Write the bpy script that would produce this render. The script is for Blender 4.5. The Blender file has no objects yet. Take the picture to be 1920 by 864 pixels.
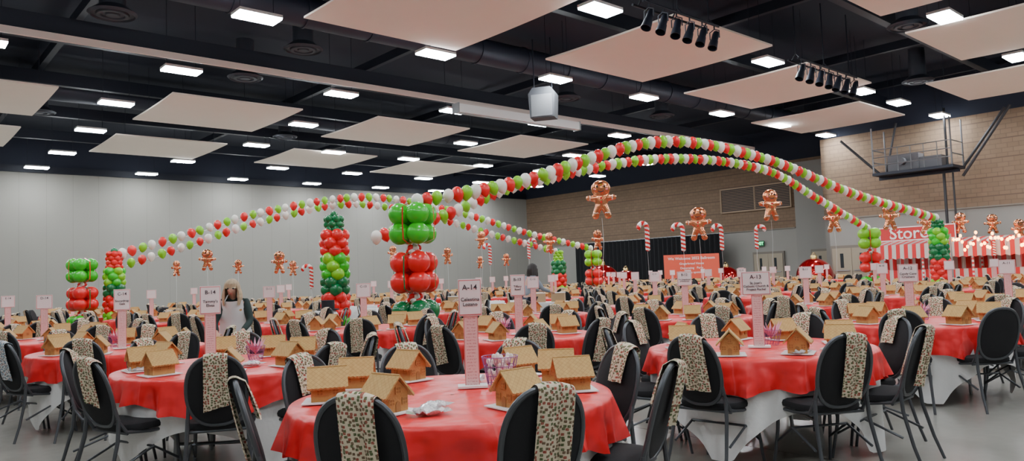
import bpy, math, random
from mathutils import Vector, Matrix, noise
R = random.Random(11)
pi = math.pi
SC = bpy.context.scene.collection
S1, C1 = math.sin(math.radians(48.5)), math.cos(math.radians(48.5))
RZ = math.radians(41.5)            # room axes: a = along the long wall, b = towards the long wall
def W(a, b, z=0.0): return Vector((a*S1-b*C1, a*C1+b*S1, z))

# ------------------------------------------------------------------ materials
def nd(t, ty, props=None, **ins):
    n = t.nodes.new(ty)
    for p, v in (props or {}).items(): setattr(n, p, v)
    for k, v in ins.items():
        s = n.inputs[int(k[1:])] if k[0] == 'i' and k[1:].isdigit() else n.inputs[k.replace('_', ' ')]
        if isinstance(v, bpy.types.NodeSocket): t.links.new(v, s)
        else: s.default_value = v
    return n
def MA(t, op, a, b=0.0): return nd(t, 'ShaderNodeMath', {'operation': op}, i0=a, i1=b).outputs[0]
def c4(c): return (c[0], c[1], c[2], 1.0)
def MX(t, f, a, b):
    a = c4(a) if isinstance(a, tuple) else a
    b = c4(b) if isinstance(b, tuple) else b
    return nd(t, 'ShaderNodeMix', {'data_type': 'RGBA'}, i0=f, i6=a, i7=b).outputs[2]
def base(name):
    m = bpy.data.materials.new(name); m.use_nodes = True
    t = m.node_tree; p = t.nodes['Principled BSDF']
    return m, t, p
def OC(t): return t.nodes.new('ShaderNodeTexCoord').outputs['Object']
def XYZ(t):
    s = nd(t, 'ShaderNodeSeparateXYZ', None, i0=OC(t)); return s.outputs[0], s.outputs[1], s.outputs[2]
def mat(name, col, rough=.5, metal=0.0, emit=0.0, trans=0.0, coat=0.0, vary=0.0, vs=8.0, bump=0.0, bs=60.0, sss=0.0, sheen=0.0, bd=.02, det=5.0):
    m, t, p = base(name)
    p.inputs['Base Color'].default_value = c4(col)
    p.inputs['Roughness'].default_value = rough
    p.inputs['Metallic'].default_value = metal
    p.inputs['Coat Weight'].default_value = coat
    p.inputs['Transmission Weight'].default_value = trans
    p.inputs['Sheen Weight'].default_value = sheen
    if sss:
        p.inputs['Subsurface Weight'].default_value = sss; p.inputs['Subsurface Scale'].default_value = .02
    if emit:
        p.inputs['Emission Color'].default_value = c4(col); p.inputs['Emission Strength'].default_value = emit
    if vary:
        n = nd(t, 'ShaderNodeTexNoise', None, Vector=OC(t), Scale=vs, Detail=4.0)
        c = MX(t, n.outputs[0], tuple(x*(1-vary) for x in col), tuple(min(1, x*(1+vary)) for x in col))
        t.links.new(c, p.inputs['Base Color'])
    if bump:
        n = nd(t, 'ShaderNodeTexNoise', None, Vector=OC(t), Scale=bs, Detail=det)
        b = nd(t, 'ShaderNodeBump', None, Strength=bump, Distance=bd, Height=n.outputs[0])
        t.links.new(b.outputs[0], p.inputs['Normal'])
    return m
def stripes(name, ca, cb, axis, freq, rough=.5):
    m, t, p = base(name); x = XYZ(t)[axis]
    f = MA(t, 'GREATER_THAN', MA(t, 'FRACT', MA(t, 'MULTIPLY', x, freq)), .5)
    t.links.new(MX(t, f, ca, cb), p.inputs['Base Color']); p.inputs['Roughness'].default_value = rough
    return m

def m_red():                       # plastic cloth with packing creases and soft crinkles
    m, t, p = base('red_plastic_cloth'); x, y, z = XYZ(t)
    n = nd(t, 'ShaderNodeTexNoise', None, Vector=OC(t), Scale=4.5, Detail=2.0)
    w = MA(t, 'MULTIPLY', n.outputs[0], .05)
    def ln(v):
        q = MA(t, 'FRACT', MA(t, 'ADD', MA(t, 'DIVIDE', MA(t, 'ADD', v, w), .47), 50.22))
        return MA(t, 'LESS_THAN', MA(t, 'ABSOLUTE', MA(t, 'SUBTRACT', q, .5)), .012)
    f = MA(t, 'MAXIMUM', ln(x), ln(y))
    h = MA(t, 'ADD', MA(t, 'MULTIPLY', n.outputs[0], 1.0), MA(t, 'MULTIPLY', f, .10))
    b = nd(t, 'ShaderNodeBump', None, Strength=.9, Distance=.06, Height=h); t.links.new(b.outputs[0], p.inputs['Normal'])
    c = MX(t, n.outputs[0], (.72, .014, .018), (.86, .026, .032))
    t.links.new(MX(t, MA(t, 'MULTIPLY', f, .3), c, (.9, .12, .12)), p.inputs['Base Color']); p.inputs['Roughness'].default_value = .38
    return m
RED = m_red()
WHT = mat('white_cloth', (.80, .79, .78), .7, bump=.3, bs=9, bd=.03)
BLKF = mat('black_fabric', (.009, .009, .011), .9, bump=.15, bs=300)
FRM = mat('charcoal_metal', (.085, .09, .10), .42, .6)
WOOD = mat('plywood', (.42, .30, .18), .6, vary=.2, vs=6)
STEEL = mat('grey_steel', (.35, .36, .37), .4, .8)
BLK = mat('black_paint', (.009, .011, .018), .7)
BLKC = mat('ceiling_black', (.012, .016, .032), .8)
BLKM = mat('black_metal', (.015, .018, .03), .5, .3)
PANEL = mat('acoustic_panel', (.93, .82, .72), .9, vary=.02, vs=1.5)
LENS = mat('light_lens', (.90, .96, 1.0), .5, emit=98)
WPAINT = mat('white_enamel', (.85, .85, .85), .4)
CREAM = mat('beam_paint', (.80, .66, .60), .6)
BOARD = mat('white_foam_board', (.84, .82, .82), .6)
GWALL = mat('gingerbread', (.50, .235, .07), .75, vary=.18, vs=25, bump=.25, bs=120)
GTRIM = mat('gingerbread_dark', (.36, .15, .045), .75, vary=.15, vs=40)
SIGNP = mat('sign_paper', (.84, .76, .76), .6)
SIGNB = mat('sign_border', (.66, .16, .17), .6)
INK = mat('sign_ink', (.05, .03, .04), .6)
WINK = mat('white_ink', (.88, .86, .84), .6)
COPPER = mat('copper_foil', (.78, .30, .14), .16, .95, coat=.4, bump=.25, bs=14, bd=.03)
PINK = mat('pink_foil', (.85, .25, .28), .3, .4)
CRED = mat('red_foil', (.75, .02, .02), .25, .3, coat=.4)
CWHT = mat('white_foil', (.85, .83, .82), .3, .1, coat=.4)
ORN = mat('red_ornament', (.5, .01, .015), .12, .7, coat=.5)
SKIN = mat('skin', (.62, .36, .26), .55, sss=.1)
BAG = mat('clear_candy_bag', (.72, .70, .72), .15, .25, coat=.8, vary=.35, vs=60, bump=.8, bs=45)
PURP = mat('purple_wire', (.30, .12, .32), .4, .4)
TISS = mat('pink_tissue', (.70, .30, .42), .6, bump=.5, bs=30)
MARSH = mat('marshmallow', (.86, .80, .76), .7)
def latex(n, c): return mat(n, c, .25, coat=.3, sss=.12)
LR, LG, LD, LW = latex('latex_red', (.80, .014, .017)), latex('latex_lime', (.24, .66, .015)), latex('latex_dark_green', (.0, .17, .045)), latex('latex_white', (.88, .84, .78))
LK = latex('latex_green', (.035, .56, .02))

def m_post():
    m, t, p = base('sign_post_print'); x, y, z = XYZ(t)
    f = MA(t, 'GREATER_THAN', MA(t, 'FRACT', MA(t, 'MULTIPLY', z, 55.0)), .55)
    n = nd(t, 'ShaderNodeTexNoise', None, Vector=OC(t), Scale=160.0)
    f2 = MA(t, 'MULTIPLY', f, MA(t, 'GREATER_THAN', n.outputs[0], .48))
    inner = MA(t, 'LESS_THAN', MA(t, 'ABSOLUTE', x), .028)
    f3 = MA(t, 'MULTIPLY', MA(t, 'MULTIPLY', f2, inner), .55)
    c = MX(t, f3, (.76, .50, .49), (.45, .12, .14))
    c = MX(t, MA(t, 'GREATER_THAN', MA(t, 'ABSOLUTE', x), .037), c, (.62, .20, .20))
    t.links.new(c, p.inputs['Base Color']); p.inputs['Roughness'].default_value = .6
    return m
POST = m_post()
def m_apron(name, ca, cb, cc, bg):
    m, t, p = base(name); x, y, z = XYZ(t)
    v = nd(t, 'ShaderNodeCombineXYZ', None, i0=x, i1=z)
    vo = nd(t, 'ShaderNodeTexVoronoi', {'voronoi_dimensions': '2D', 'distance': 'MINKOWSKI'}, Vector=v.outputs[0], Scale=60.0, Randomness=.75, Exponent=6.0)
    f = MA(t, 'LESS_THAN', vo.outputs['Distance'], .35)
    sep = nd(t, 'ShaderNodeSeparateXYZ', None, i0=vo.outputs['Color'])
    c = MX(t, MA(t, 'GREATER_THAN', sep.outputs[0], .30), ca, cb)
    c = MX(t, MA(t, 'GREATER_THAN', sep.outputs[0], .64), c, cc)
    n2 = nd(t, 'ShaderNodeTexNoise', None, Vector=v.outputs[0], Scale=260.0, Detail=1.0)
    c = MX(t, MA(t, 'MULTIPLY', MA(t, 'GREATER_THAN', n2.outputs[0], .56), .5), c, (.48, .38, .24))
    c = MX(t, f, bg, c)
    t.links.new(c, p.inputs['Base Color']); p.inputs['Roughness'].default_value = .85
    n = nd(t, 'ShaderNodeTexNoise', None, Vector=OC(t), Scale=14.0)
    b = nd(t, 'ShaderNodeBump', None, Strength=.4, Distance=.02, Height=n.outputs[0]); t.links.new(b.outputs[0], p.inputs['Normal'])
    return m
APR = m_apron('gift_print_cloth', (.30, .045, .03), (.07, .10, .035), (.13, .075, .04), (.66, .57, .42))
APB = m_apron('blue_print_cloth', (.10, .20, .32), (.30, .16, .16), (.10, .14, .18), (.60, .62, .62))
def m_roof():
    m, t, p = base('quilted_roof'); x, y, z = XYZ(t)
    def ln(s):
        q = MA(t, 'MULTIPLY', MA(t, 'ADD', y, MA(t, 'MULTIPLY', z, s)), 31.0)
        return MA(t, 'GREATER_THAN', MA(t, 'ABSOLUTE', MA(t, 'SUBTRACT', MA(t, 'FRACT', MA(t, 'ADD', q, 50.0)), .5)), .45)
    f = MA(t, 'MAXIMUM', ln(1.4), ln(-1.4))
    n = nd(t, 'ShaderNodeTexNoise', None, Vector=OC(t), Scale=30.0)
    c = MX(t, n.outputs[0], (.46, .26, .075), (.64, .41, .15))
    c = MX(t, MA(t, 'MULTIPLY', f, .5), c, (.28, .13, .04))
    t.links.new(c, p.inputs['Base Color']); p.inputs['Roughness'].default_value = .7
    b = nd(t, 'ShaderNodeBump', {'invert': True}, Strength=.6, Distance=.004, Height=f); t.links.new(b.outputs[0], p.inputs['Normal'])
    return m
ROOF = m_roof()
def m_floor():
    m, t, p = base('polished_concrete'); x, y, z = XYZ(t)
    n = nd(t, 'ShaderNodeTexNoise', None, Vector=OC(t), Scale=.55, Detail=8.0, Roughness=.65)
    n2 = nd(t, 'ShaderNodeTexNoise', None, Vector=OC(t), Scale=9.0, Detail=6.0)
    c = MX(t, n.outputs[0], (.22, .21, .185), (.35, .335, .30))
    c = MX(t, MA(t, 'MULTIPLY', n2.outputs[0], .35), c, (.28, .27, .24))
    def jt(v): return MA(t, 'LESS_THAN', MA(t, 'FRACT', MA(t, 'ADD', MA(t, 'DIVIDE', v, 6.0), 50.13)), .0015)
    c = MX(t, MA(t, 'MAXIMUM', jt(x), jt(y)), c, (.10, .10, .09))
    t.links.new(c, p.inputs['Base Color'])
    r = MA(t, 'ADD', MA(t, 'MULTIPLY', n2.outputs[0], .2), .12); t.links.new(r, p.inputs['Roughness'])
    return m
def m_wall(brick, zb=3.6):
    m, t, p = base('brick_wall' if brick else 'operable_partition_wall'); x, y, z = XYZ(t)
    if brick:
        v = nd(t, 'ShaderNodeCombineXYZ', None, i0=x, i1=z)
        bt = nd(t, 'ShaderNodeTexBrick', None, Vector=v.outputs[0], Color1=(.235, .155, .10, 1), Color2=(.205, .135, .085, 1), Mortar=(.155, .105, .07, 1), Scale=1.0, Mortar_Size=.012, Brick_Width=.42, Row_Height=.2)
        st = MA(t, 'LESS_THAN', MA(t, 'FRACT', MA(t, 'DIVIDE', z, .8)), .05)
        c = MX(t, st, bt.outputs[0], (.13, .085, .06))
        c = MX(t, MA(t, 'LESS_THAN', z, zb), c, (.31, .295, .27))
    else:
        s = MA(t, 'LESS_THAN', MA(t, 'FRACT', MA(t, 'ADD', MA(t, 'DIVIDE', x, 1.22), 50.0)), .014)
        n = nd(t, 'ShaderNodeTexNoise', None, Vector=OC(t), Scale=.2)
        c = MX(t, n.outputs[0], (.285, .272, .245), (.325, .31, .28))
        c = MX(t, s, c, (.23, .22, .20))
    c = MX(t, MA(t, 'GREATER_THAN', z, 7.6), c, (.012, .016, .032))
    t.links.new(c, p.inputs['Base Color']); p.inputs['Roughness'].default_value = .8
    return m

# ------------------------------------------------------------------ mesh builder
class B:
    def __init__(s): s.v = []; s.f = []; s.m = []
    def add(s, vs, fs, mi=0, M=None):
        o = len(s.v)
        s.v += [tuple(M @ Vector(q)) for q in vs] if M else [tuple(q) for q in vs]
        for k, fc in enumerate(fs):
            s.f.append(tuple(i+o for i in fc)); s.m.append(mi[k] if isinstance(mi, list) else mi)
        return s
    def merge(s, b, M=None, off=0): return s.add(b.v, b.f, [x+off for x in b.m], M)
    def box(s, c, d, mi=0, M=None):
        x, y, z = d[0]/2, d[1]/2, d[2]/2
        vs = [(c[0]+i*x, c[1]+j*y, c[2]+k*z) for i in (-1, 1) for j in (-1, 1) for k in (-1, 1)]
        return s.add(vs, [(0, 1, 3, 2), (4, 6, 7, 5), (0, 4, 5, 1), (2, 3, 7, 6), (0, 2, 6, 4), (1, 5, 7, 3)], mi, M)
    def tube(s, pts, r, n=8, mi=0, closed=False, M=None, cap=True, fm=None):
        P = [Vector(p) for p in pts]; L = len(P); rr = r if isinstance(r, (list, tuple)) else [r]*L
        T = []
        for i in range(L):
            a = P[(i-1) % L] if (closed or i > 0) else P[i]; b = P[(i+1) % L] if (closed or i < L-1) else P[i]
            T.append((b-a).normalized())
        up = Vector((0, 0, 1)) if abs(T[0].z) < .9 else Vector((1, 0, 0))
        nrm = T[0].cross(up).normalized(); vs = []
        for i in range(L):
            nrm = (nrm - T[i]*nrm.dot(T[i])).normalized(); bn = T[i].cross(nrm)
            for k in range(n):
                a = 2*pi*k/n; vs.append(P[i]+(nrm*math.cos(a)+bn*math.sin(a))*rr[i])
        fs = []; mis = []
        for i in range(L if closed else L-1):
            j = (i+1) % L
            for k in range(n):
                fs.append((i*n+k, i*n+(k+1) % n, j*n+(k+1) % n, j*n+k)); mis.append(fm(i, k) if fm else mi)
        if cap and not closed:
            fs.append(tuple(range(n-1, -1, -1))); fs.append(tuple((L-1)*n+k for k in range(n))); mis += [mi, mi]
        return s.add(vs, fs, mis, M)
    def lathe(s, prof, n=24, mi=0, M=None):
        vs = [(r*math.cos(2*pi*k/n), r*math.sin(2*pi*k/n), z) for r, z in prof for k in range(n)]
        fs = [(i*n+k, i*n+(k+1) % n, (i+1)*n+(k+1) % n, (i+1)*n+k) for i in range(len(prof)-1) for k in range(n)]
        return s.add(vs, fs, mi, M)
    def sph(s, c, r, mi=0, n=16, m=10, M=None):
        if not isinstance(r, (tuple, list)): r = (r, r, r)
        vs = []
        for i in range(m+1):
            t = pi*i/m
            for k in range(n):
                a = 2*pi*k/n
                vs.append((c[0]+r[0]*math.sin(t)*math.cos(a), c[1]+r[1]*math.sin(t)*math.sin(a), c[2]-r[2]*math.cos(t)))
        fs = [(i*n+k, i*n+(k+1) % n, (i+1)*n+(k+1) % n, (i+1)*n+k) for i in range(m) for k in range(n)]
        return s.add(vs, fs, mi, M)
    def prism(s, poly, y0, y1, mi=0, M=None):   # poly in xz, extruded in y
        n = len(poly); vs = [(x, y0, z) for x, z in poly]+[(x, y1, z) for x, z in poly]
        fs = [tuple(range(n)), tuple(range(2*n-1, n-1, -1))]+[(i, i+n, (i+1) % n+n, (i+1) % n) for i in range(n)]
        return s.add(vs, fs, mi, M)
    def mesh(s, name, mats, ang=38):
        me = bpy.data.meshes.new(name); me.from_pydata(s.v, [], s.f); me.update()
        for m in mats: me.materials.append(m)
        me.polygons.foreach_set('material_index', s.m)
        me.validate()
        me.polygons.foreach_set('use_smooth', [True]*len(me.polygons))
        me.set_sharp_from_angle(angle=math.radians(ang))
        return me
def ob(name, me, loc=(0, 0, 0), rz=0.0, parent=None, label=None, cat=None, group=None, kind=None, rot=None, sc=None):
    o = bpy.data.objects.new(name, me); SC.objects.link(o)
    o.location = loc; o.rotation_euler = rot if rot else (0, 0, rz)
    if sc: o.scale = (sc, sc, sc) if not isinstance(sc, (tuple, list)) else sc
    if parent: o.parent = parent
    if label: o['label'] = label
    if cat: o['category'] = cat
    if group: o['group'] = group
    if kind: o['kind'] = kind
    return o
def thing(name, parts, loc, rz=0.0, label=None, cat=None, group=None, sc=None, rot=None):
    e = ob(name, None, loc, rz, label=label, cat=cat, group=group, sc=sc, rot=rot); e.empty_display_size = .1
    for p in parts:
        o = ob(p[0], p[1], p[2] if len(p) > 2 else (0, 0, 0), 0, parent=e)
        if len(p) > 3 and p[3]: o.rotation_euler = p[3] if isinstance(p[3], tuple) else (0, 0, p[3])
        if len(p) > 4: o['label'] = p[4]
    return e
def textmesh(body, size, m, align='CENTER', extr=.001, space=1.0):
    cu = bpy.data.curves.new('txt', 'FONT'); cu.body = body; cu.size = size; cu.align_x = align; cu.align_y = 'CENTER'
    cu.extrude = extr; cu.space_line = space; cu.resolution_u = 3; cu.offset = size*.008
    o = bpy.data.objects.new('txt', cu); SC.objects.link(o)
    dg = bpy.context.evaluated_depsgraph_get(); me = bpy.data.meshes.new_from_object(o.evaluated_get(dg))
    bpy.data.objects.remove(o); me.materials.clear(); me.materials.append(m); return me
def bake(o):
    dg = bpy.context.evaluated_depsgraph_get(); dg.update()
    me = bpy.data.meshes.new_from_object(o.evaluated_get(dg)); bpy.data.objects.remove(o); return me
def T1(pts, r, n, m, name, mats=None):
    b = B(); b.tube(pts, r, n); return b.mesh(name, [m])

# ------------------------------------------------------------------ room
def wall(name, a0, b0, a1, b1, h, m, th=.2, z0=0.0):
    p, q = W(a0, b0), W(a1, b1); d = q-p; L = d.length
    bb = B(); bb.box((L/2, th/2, h/2), (L, abs(th), h))
    return ob(name, bb.mesh(name, [m]), (p.x, p.y, z0), math.atan2(d.y, d.x), kind='structure')
HC = 9.6
AMIN, BMIN, AMAX, BMAX, APRO, BPRO = -7.0, -9.0, 41.5, 45.0, 36.2, 17.3
bb = B(); bb.box(((AMIN+AMAX)/2, (BMIN+BMAX)/2, -.1), (AMAX-AMIN+.6, BMAX-BMIN+.6, .2))
ob('floor', bb.mesh('floor', [m_floor()]), (0, 0, 0), RZ, kind='structure')
bb = B(); bb.box(((AMIN+AMAX)/2, (BMIN+BMAX)/2, HC+.1), (AMAX-AMIN+.6, BMAX-BMIN+.6, .2))
ob('ceiling', bb.mesh('ceiling', [BLKC]), (0, 0, 0), RZ, kind='structure')
MW, MBK = m_wall(False), m_wall(True)
wall('wall_left', AMAX, BMAX, AMIN, BMAX, HC, MW, th=-.2)
wall('wall_right', AMAX, BPRO, AMAX, BMAX, HC, MBK, th=-.2)
wall('wall_right_front', APRO, BMIN, APRO, BPRO, HC, MBK, th=-.2)
wall('wall_right_return', APRO, BPRO, AMAX, BPRO, HC, MBK, th=-.2)
wall('wall_back', AMIN, BMAX, AMIN, BMIN, HC, MW, th=-.2)
wall('wall_front', AMIN, BMIN, APRO, BMIN, HC, MW, th=-.2)
def trim(name, a0, b0, a1, b1, z, h, th, m):
    p, q = W(a0, b0), W(a1, b1); d = q-p
    bb = B(); bb.box((d.length/2, 0, h/2), (d.length, th, h)); return ob(name, bb.mesh(name, [m]), (p.x, p.y, z), math.atan2(d.y, d.x), kind='structure')
TP = mat('trim_paint', (.23, .20, .165), .6)
trim('baseboard_left', AMAX, BMAX-.03, AMIN, BMAX-.03, 0, .15, .03, BLK)
trim('baseboard_right', AMAX-.03, BPRO+.05, AMAX-.03, BMAX-.1, 0, .15, .03, BLK)
trim('trim_1', AMAX-.2, BMAX-.08, AMIN+.1, BMAX-.08, 7.6, .35, .15, BLKM)
trim('trim_2', AMAX-.05, 21.6, AMAX-.05, BMAX-.2, 3.55, .06, .06, TP)
trim('trim_3', APRO-.05, BMIN+.05, APRO-.05, BPRO, 3.55, .06, .06, TP)
trim('trim_4', -6.8, 21.05, 36, 21.05, 7.72, .5, .45, BLKM)
trim('trim_5', -6.8, 20.82, 36, 20.82, 7.60, .17, .08, CREAM)
trim('trim_30', AMAX-.09, BPRO+.05, AMAX-.09, 21.5, 0, 7.4, .16, mat('pier_grey', (.28, .27, .25), .8))
k = 6
for b in (2.5, 8.9, 14.0, 24.3, 29.6, 35.0, 40.5):
    trim('trim_%d' % k, -6.8, b, 36 if b < 17.3 else 41, b, 8.6, .45, .25, BLKM); k += 1
for a in (0., 4.6, 13.9, 20.6, 28.2, 34.):
    trim('trim_%d' % k, a, -8.8, a, 44.8, 9.05, .3, .18, BLKM); k += 1
DUCT = mat('duct_dark', (.026, .03, .048), .5, .3)
for b, z in ((18.4, 8.75), (31.0, 8.8), (4.2, 8.7)):
    d = B(); L = 34 if b < 17 else 40; d.tube([(i*2.0, 0, 0) for i in range(L//2+1)], .42, 20)
    for i in range(1, L//2): d.tube([(i*2.0-.03, 0, 0), (i*2.0+.03, 0, 0)], .45, 20)
    ob('air_duct', d.mesh('air_duct', [DUCT]), W(-1, b, z), RZ, label='long dark round air duct under the black ceiling', cat='duct', group='ceiling ducts')
DOORM = mat('door_tan', (.36, .30, .22), .5); DFR = mat('door_frame', (.20, .17, .14), .5); GLS = mat('dark_glass', (.03, .035, .04), .1)
def dbl_door(name, a, b, wd=1.9):
    fr = B(); fr.box((0, 0, 1.12), (wd+.16, .12, 2.24))
    lf = B(); lf.box((0, -.07, 1.06), (wd/2-.02, .05, 2.1)); lf.box((0, -.10, 1.5), (.16, .02, .7), 1)
    hd = B(); hd.box((0, -.13, 1.02), (.7, .04, .05)); LF, HD = lf.mesh('door_leaf', [DOORM, GLS]), hd.mesh('push_bar', [STEEL])
    e = ob(name, fr.mesh(name, [DFR]), W(a, b), RZ-pi/2, kind='structure')
    for s in (-1, 1): ob('door_leaf', LF, (s*wd/4, 0, 0), parent=e); ob('push_bar', HD, (s*wd/4, 0, 0), parent=e)
dbl_door('door_1', APRO-.07, 16.0); dbl_door('door_2', AMAX-.07, 23.4); dbl_door('door_3', AMAX-.22, 19.6)
lv = B(); lv.box((0, 0, .78), (4.8, .1, 1.56), 0); lv.box((0, -.06, .78), (.1, .06, 1.5), 0)
for z in (.04, 1.52): lv.box((0, -.07, z), (4.8, .08, .08), 0)
for s in (-1, 1): lv.box((s*2.36, -.07, .78), (.08, .08, 1.56), 0)
lb = B(); lb.box((0, -.055, .78), (4.6, .02, 1.44))
sl_ = B()
for i in range(15): sl_.box((0, -.075, .09+i*.1), (4.55, .03, .05))
thing('wall_louvre', [('louvre_frame', lv.mesh('louvre_frame', [mat('louvre_tan', (.36, .25, .16), .6)])), ('louvre_back', lb.mesh('louvre_back', [BLK])), ('slat', sl_.mesh('slat', [mat('louvre_slat', (.20, .13, .085), .6)]))], W(AMAX-.06, 24.1, 4.8), RZ-pi/2, 'wide brown louvred vent set high in the brick wall', 'vent')
ex = B(); ex.box((0, 0, 0), (.36, .06, .22)); gt = textmesh('EXIT', .17, mat('exit_green', (.1, .9, .35), .5, emit=4.0), extr=.003)
thing('exit_sign', [('sign_box', ex.mesh('sign_box', [mat('exit_box', (.02, .14, .06), .5)])), ('sign_text', gt, (0, -.035, 0), (pi/2, 0, 0))], W(AMAX-.12, 23.9, 2.75), RZ-pi/2, 'small green illuminated exit sign above the doors', 'exit sign', sc=1.5)

# ------------------------------------------------------------------ ceiling fixtures
hs = B(); hs.box((0, 0, .06), (1.02, .54, .07))
ln = B(); ln.box((0, 0, .0), (1.0, .52, .04))
HS, LN, RD = hs.mesh('housing', [WPAINT]), ln.mesh('light_lens', [LENS]), T1([(0, 0, .10), (0, 0, 2.0)], .008, 5, BLKM, 'hanger_rod')
REG = (-2.6, 2.2, 6.9, 12.0, 16.7, 21.2, 26.2, 30.8, 35.2)
ROWS = {-4.2: REG, 1.2: REG, 6.5: (-2, 6.2, 13.4, 20.9, 27.1, 34.2), 11.4: (-2, 5.6, 13.15, 20.8, 27.4, 30.7, 35.1), 16.5: REG, 21.9: REG[:7], 27.0: (-1.2, 6.4, 13.1, 21.2, 28.4, 34.5),
        32.1: (-2, 2.2, 6.7, 13.3, 17.1, 21.4, 26.4, 31, 36), 38.0: (-2, 2.2, 6.8, 12.0, 16.9, 21.4, 26.4, 31, 36), 43.1: (-2.5, 6.6, 11.7, 16.7, 21.4, 26.4, 31, 36)}
for b, al in ROWS.items():
    for a in al:
        thing('ceiling_light', [('housing', HS), ('light_lens', LN), ('hanger_rod', RD, (-.4, 0, 0)), ('hanger_rod', RD, (.4, 0, 0))], W(a, b, 7.6), RZ, 'bright white rectangular ceiling light in white housing', 'ceiling light', 'hall ceiling lights')
pn = B(); nn = 6
vs = []; fs = []
for i in range(nn+1):
    y = -2.35+4.7*i/nn; z = .03*(1-(y/2.35)**2)*-1
    for x in (-2.25, 2.25): vs += [(x, y, z), (x, y, z+.05)]
for i in range(nn):
    o = i*4
    fs += [(o, o+4, o+6, o+2), (o+1, o+3, o+7, o+5), (o, o+1, o+5, o+4), (o+2, o+6, o+7, o+3)]
fs += [(0, 2, 3, 1), (nn*4, nn*4+1, nn*4+3, nn*4+2)]
pn.add(vs, fs)
PN, PC = pn.mesh('panel', [PANEL]), T1([(0, 0, .0), (0, 0, 1.93)], .008, 5, BLKM, 'hanging_cable')
for (a, b) in [(10.1, 13.7), (17.3, 12.9), (24.4, 13.1), (31.6, 14.7), (23.9, 5.4), (17.3, 5.2), (30.8, 7.3), (2.3, 28.3), (9.8, 27.2), (10.0, 35.1), (17.2, 26.8), (17.5, 34.8), (24.6, 26.8), (24.5, 35.1), (2.3, 35.4), (10.0, 5.4), (2.0, 13.5), (2.2, 5.0), (2.3, 42.5)]:
    thing('acoustic_ceiling_panel', [('panel', PN)]+[('hanging_cable', PC, (x, y, 0)) for x in (-1.8, 1.8) for y in (-1.9, 1.9)], W(a, b, 7.66), RZ, 'large square beige acoustic panel hung under the black ceiling', 'ceiling panel', 'hanging acoustic panels')
df = B(); df.lathe([(0, 0), (.15, 0), (.17, .04), (.26, .04), (.28, 0), (.36, .0), (.38, .05), (.48, .05), (.5, .0), (.56, .06), (.3, .25), (.28, 1.3)], 28)
DF = df.mesh('ceiling_air_diffuser', [mat('diffuser_dark', (.04, .045, .06), .5, .3)])
for (a, b) in [(9.6, 19.7), (14.4, 8.0), (9.4, 23.5), (4.6, 19.7), (22.6, 8.0), (30, 10.4), (5, 32.2), (14.7, 32.2), (20.5, 19.7), (26.5, 19.7), (1.8, 19.7)]:
    ob('ceiling_air_diffuser', DF, W(a, b, 8.1), 0, label='dark round air diffuser under the black ceiling', cat='air vent', group='ceiling air diffusers')
ps = B(); ps.box((0, 0, 0), (6.1, .34, .30)); ps.box((0, -.02, -.16), (5.8, .12, .05), 1)
for s in (-1, 1): ps.box((s*3.07, 0, 0), (.05, .38, .35), 1)
ob('projection_screen_case', ps.mesh('projection_screen_case', [WPAINT, STEEL]), W(18.7, 20.4, 7.3), RZ, label='long white roll-down screen housing hung under the ceiling beam', cat='screen case')
sp = B(); sp.prism([(-.4, -.5), (.4, -.5), (.45, .3), (.3, .5), (-.3, .5), (-.45, .3)], -.28, .3)
gr = B(); gr.box((0, -.29, -.1), (.70, .02, .72))
br = T1([(0, 0, .45), (0, 0, 2.2)], .02, 6, BLKM, 'bracket')
thing('hanging_loudspeaker', [('cabinet', sp.mesh('cabinet', [mat('speaker_grey', (.06, .065, .075), .6)])), ('speaker_grille', gr.mesh('speaker_grille', [mat('grille', (.15, .155, .165), .7, bump=.6, bs=200)])), ('bracket', br, (-.3, 0, 0)), ('bracket', br, (.3, 0, 0))], W(16.9, 17.3, 7.0), RZ-1.0, 'dark loudspeaker box hung from the black ceiling', 'loudspeaker')
cn = B(); cn.lathe([(0, .2), (.07, .2), (.085, .12), (.085, -.05), (.10, -.08), (.12, -.3), (.11, -.3), (.09, -.1), (0, -.1)], 16, M=Matrix.Rotation(math.radians(28), 4, 'Y'))
yk = B(); yk.tube([(0, -.13, 0), (0, -.13, .18), (0, 0, .24), (0, .13, .18), (0, .13, 0)], .015, 6); yk.tube([(0, 0, .24), (0, 0, .36)], .02, 6)
CN, YK = cn.mesh('lamp_can', [BLKM]), yk.mesh('yoke', [BLKM])
for (a0, a1, b, n) in [(13.3, 15.9, 10.1, 6), (20.7, 24.2, 10.3, 7)]:
    L = a1-a0; rb = B(); rb.tube([(-L/2-.2, 0, 0), (L/2+.2, 0, 0)], .03, 8); rb.tube([(-L/2-.2, .3, .0), (L/2+.2, .3, .0)], .03, 8)
    for s in (-L/2, 0, L/2): rb.tube([(s, 0, 0), (s, .15, .2), (s, .3, .0)], .02, 6); rb.tube([(s, .15, .2), (s, .15, 2.1)], .02, 6)
    ob('lighting_bar', rb.mesh('lighting_bar', [BLKM]), W((a0+a1)/2, b, 7.42), RZ, label='black pipe bar holding stage lights under the ceiling', cat='lighting bar')
    for i in range(n):
        thing('stage_light', [('lamp_can', CN), ('yoke', YK)], W(a0+L*i/(n-1), b, 7.07), RZ+R.uniform(-.3, .3), 'black cylindrical stage spotlight hanging from a pipe bar', 'stage light', 'stage lights on bars')
cw = B(); cw.box((0, 0, .0), (3.3, 1.5, .12)); cw.box((0, 0, -.14), (3.3, .1, .15))
rl = B()
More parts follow.
